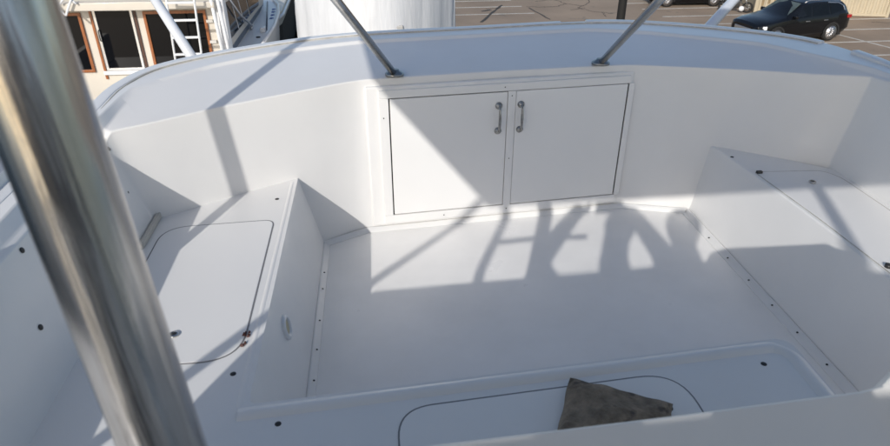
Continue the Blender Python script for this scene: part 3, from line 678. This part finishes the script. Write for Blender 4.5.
def car(name, loc, rz, s, label, group=None, glassless=False):
    c = empty(name, loc, label, 'car', group); c.rotation_euler = (0, 0, rz); c.scale = (s, s, s)
    xs = [0, .1, .25, .45, .75, 1.1, 1.45, 1.8, 2.2, 2.55, 2.9, 3.3, 3.7, 4.05, 4.35, 4.5, 4.6, 4.7, 4.8]
    rows = []
    for x in xs:
        h = section(x); full = [Vector((x, -y, z)) for y, z in h] + [Vector((x, y, z)) for y, z in h[-2::-1]]; rows.append(full)
    rows = [[Vector((-.02, 0, .55))] * 13] + rows + [[Vector((4.82, 0, .8))] * 13]
    grid('body', rows, M_black, c, bevel=.02, seg=2, ang=25)
    box('underbody', (.3, -.84, .2), (4.5, .84, .5), M_tyre, c)
    def side_patch(nm, q, m, sgn, off=.008, par=c):
        vs = []
        for x, t in q:
            h = section(x); y = h[3][0] + (h[4][0] - h[3][0]) * t; z = h[3][1] + (h[4][1] - h[3][1]) * t
            vs.append(Vector((x, sgn * (y + off), z + off * .5)))
        k = len(vs); inn = [v - Vector((0, sgn * .012, .004)) for v in vs]
        return mesh(nm, vs + inn, [tuple(range(k)), tuple(range(k, 2 * k))[::-1]] + [(i, (i + 1) % k, k + (i + 1) % k, k + i) for i in range(k)], m, par)
    for sg in (1, -1):
        side_patch('side_window', [(1.62, .06), (2.58, .06), (2.62, .90), (2.30, .88), (1.95, .55)], M_cargl, sg)
        side_patch('side_window', [(2.66, .06), (3.52, .06), (3.50, .90), (2.70, .90)], M_cargl, sg)
        side_patch('side_window', [(3.60, .06), (4.30, .30), (4.28, .66), (4.05, .88), (3.58, .90)], M_cargl, sg)
        side_patch('window_trim', [(3.50, .93), (4.07, .91), (4.32, .68), (4.36, .28), (4.42, .28), (4.38, .74), (4.1, .97), (3.5, .99)], M_rim, sg, .014)
        for x in (2.35, 3.3):
            box('door_handle', (x, sg * .955 - .015, .90), (x + .2, sg * .955 + .015, .93), M_rim, c, bevel=.008)
        box('door_mirror', (1.66, sg * .98 - .10, 1.06), (1.80, sg * .98 + .10, 1.20), M_black, c, bevel=.04, seg=3)
        # head and tail lamps
        vs = [(.10, sg * .84, .64), (.03, sg * .60, .64), (.08, sg * .58, .74), (.14, sg * .76, .78), (.42, sg * .925, .82), (.40, sg * .96, .70)]
        vs = vs + [(x + .04, y * .96, z) for x, y, z in vs]
        mesh('headlight', vs, [(0, 1, 2, 3, 4, 5), (6, 7, 8, 9, 10, 11)] + [(i, (i + 1) % 6, 6 + (i + 1) % 6, 6 + i) for i in range(6)], M_lamp, c)
        box('tail_light', (4.56, sg * .86 - .07, .92), (4.78, sg * .86 + .07, 1.06), M_red, c, bevel=.02)
        tube('roof_rail', [(2.3, sg * .66, 1.62), (2.5, sg * .66, 1.70), (4.0, sg * .64, 1.70), (4.2, sg * .64, 1.62)], .018, M_rim, c, 8)
    mesh('windscreen', [(1.52, -.70, 1.17), (1.52, .70, 1.17), (2.14, .62, 1.60), (2.14, -.62, 1.60), (1.54, -.70, 1.155), (1.54, .70, 1.155), (2.16, .62, 1.585), (2.16, -.62, 1.585)],
         [(0, 1, 2, 3), (4, 5, 6, 7), (0, 1, 5, 4), (1, 2, 6, 5), (2, 3, 7, 6), (3, 0, 4, 7)], M_wind, c)
    g = box('grille', (-.035, -.48, .48), (.06, .48, .68), M_rim, c, bevel=.02)
    box('roof_fin', (4.05, -.02, 1.69), (4.22, .02, 1.77), M_black, c, bevel=.01)
    for x in (.95, 3.82):
        for sg in (1, -1):
            wl_ = empty_part('wheel', c)
            disc_dome('tyre', (x, sg * .72, .36), (0, sg, 0), [(.30, 0), (.36, .03), (.365, .12), (.36, .22), (.33, .255), (.27, .262)], M_tyre, wl_, 28)
            disc_dome('rim', (x, sg * .98, .36), (0, sg, 0), [(.275, -.02), (.275, .006), (.255, .008), (.25, -.01), (.24, -.012)], M_rim, wl_, 28)
            disc_dome('rim_well', (x, sg * .972, .36), (0, sg, 0), [(.245, .0), (.24, .004)], M_tyre, wl_, 20)
            for k in range(10):
                a = 2 * pi * k / 10
                p0 = Vector((x + .04 * cos(a), sg * .985, .36 + .04 * sin(a))); p1 = Vector((x + .25 * cos(a + .12), sg * .982, .36 + .25 * sin(a + .12)))
                tube('spoke', [p0, p1], [.022, .014], M_rim, wl_, 6)
            # dark arch
            n = 20; vs = []
            for rr in (.37, .44):
                for k in range(n + 1):
                    a = pi * k / n - .12 + .24 * (k / n) * 0; vs.append((x + rr * cos(a), sg * .967, .36 + rr * sin(a)))
            mesh('wheel_arch', vs + [(vx, vy - sg * .03, vz) for vx, vy, vz in vs], [(k, k + 1, n + 2 + k, n + 1 + k) for k in range(n)], M_tyre, c)
    return c
s_ = .90
ph = rad(11)
car('parked_car', (17.6 - s_ * (3.82 * cos(ph) + .96 * sin(ph)), 23.46 - s_ * (3.82 * sin(ph) - .96 * cos(ph)), LZ), ph, s_, 'black estate car parked in front of the beige container')
car('parked_car', (13.2, 30.2 + .9, LZ), rad(-3), .80, 'black car at the top edge, left of the motorcycle')

# ================================================================== CONTAINER
ct = empty('shipping_container', (15.4, 28.7, LZ), 'beige corrugated shipping container behind the black estate car', 'container')
ca = math.atan2(27.2 - 28.55, 22.6 - 17.3); ct.rotation_euler = (0, 0, ca); ct.location = (17.35, 28.5, LZ)
Lc = 5.6
vs = []; fs = []; x = 0; k = 0; prof = []
while x < Lc - .1:
    prof += [(x, 0), (x + .10, 0), (x + .14, .045), (x + .22, .045)]; x += .26
prof.append((Lc, 0)); n = len(prof)
for z in (.12, 2.4):
    for px, py in prof: vs.append((px, py, z))
fs = [(i, i + 1, n + i + 1, n + i) for i in range(n - 1)]
mesh('corrugated_wall', vs, fs, M_cont, ct)
box('base_rail', (-.02, -.03, 0.02), (Lc + .02, .06, .13), M_cont, ct, bevel=.01)
box('top_rail', (-.02, -.03, 2.39), (Lc + .02, .06, 2.5), M_cont, ct, bevel=.01)
box('corner_post', (-.06, -.04, .0), (.03, .10, 2.52), M_cont, ct); box('corner_post', (Lc - .03, -.04, .0), (Lc + .09, .10, 2.52), M_cont, ct)
box('container_body', (.0, .06, .05), (Lc + .02, 2.3, 2.45), M_cont, ct)
for i in range(5):
    for j in range(3):
        xx = .22 + i * .26
        box('faded_mark', (xx + .001, -.006, .35 + j * .55 + .1 * (i % 2)), (xx + .10, -.002, .62 + j * .55 + .1 * (i % 2)), M_print, ct)

# ================================================================== MOTORCYCLE
mc = empty('motorcycle', (16.6, 28.9, LZ), 'dark motorcycle parked left of the container, round white lamp facing out', 'motorcycle')
mc.rotation_euler = (0, 0, rad(-25)); mc.scale = (.72, .72, .72)
for x in (-.7, .7):
    wh = empty_part('wheel', mc)
    vs = []; fs = []; NA, NB = 24, 8
    for i in range(NA):
        a = 2 * pi * i / NA
        for j in range(NB):
            b = 2 * pi * j / NB; r = .28 + .055 * cos(b); vs.append((x + r * cos(a), .05 * sin(b), .33 + r * sin(a)))
    for i in range(NA):
        for j in range(NB): fs.append((i * NB + j, i * NB + (j + 1) % NB, ((i + 1) % NA) * NB + (j + 1) % NB, ((i + 1) % NA) * NB + j))
    mesh('tyre', vs, fs, M_tyre, wh, smooth=True)
    for k in range(6):
        a = 2 * pi * k / 6; tube('spoke', [(x, 0, .33), (x + .26 * cos(a), 0, .33 + .26 * sin(a))], .012, M_rim, wh, 6)
tube('frame', [(-.7, .06, .33), (-.2, .08, .45), (.25, .05, .85), (.35, 0, .95)], .03, M_black, mc, 8)
tube('fork', [(.7, .07, .33), (.45, .07, 1.0)], .025, M_rim, mc, 8); tube('fork', [(.7, -.07, .33), (.45, -.07, 1.0)], .025, M_rim, mc, 8)
disc_dome('fuel_tank', (-.08, 0, .85), (1, 0, .1), [(.03, 0), (.13, .06), (.16, .2), (.14, .34), (.05, .44)], M_black, mc, 16)
box('engine', (-.2, -.16, .3), (.22, .16, .66), M_screw, mc, bevel=.05)
prism('seat', roundpoly([(-.75, -.13), (-.05, -.1), (-.05, .1), (-.75, .13)], .06), .78, .88, M_tyre, mc, bevel=.03)
tube('handlebar', [(.25, -.38, 1.1), (.42, -.2, 1.08), (.45, 0, 1.02), (.42, .2, 1.08), (.25, .38, 1.1)], .016, M_rim, mc, 8)
box('fender', (-.98, -.07, .60), (-.55, .07, .68), M_black, mc, bevel=.02)
disc_dome('headlamp', (.50, -.02, .92), (.9, -.2, 0), [(.06, 0), (.12, .08), (.12, .12), (.03, .14)], M_lamp, mc, 16)
disc_dome('side_cover', (.35, -.24, .28), (0, -1, .1), [(.16, 0), (.16, .03), (.05, .06)], M_bwhite, mc, 16)
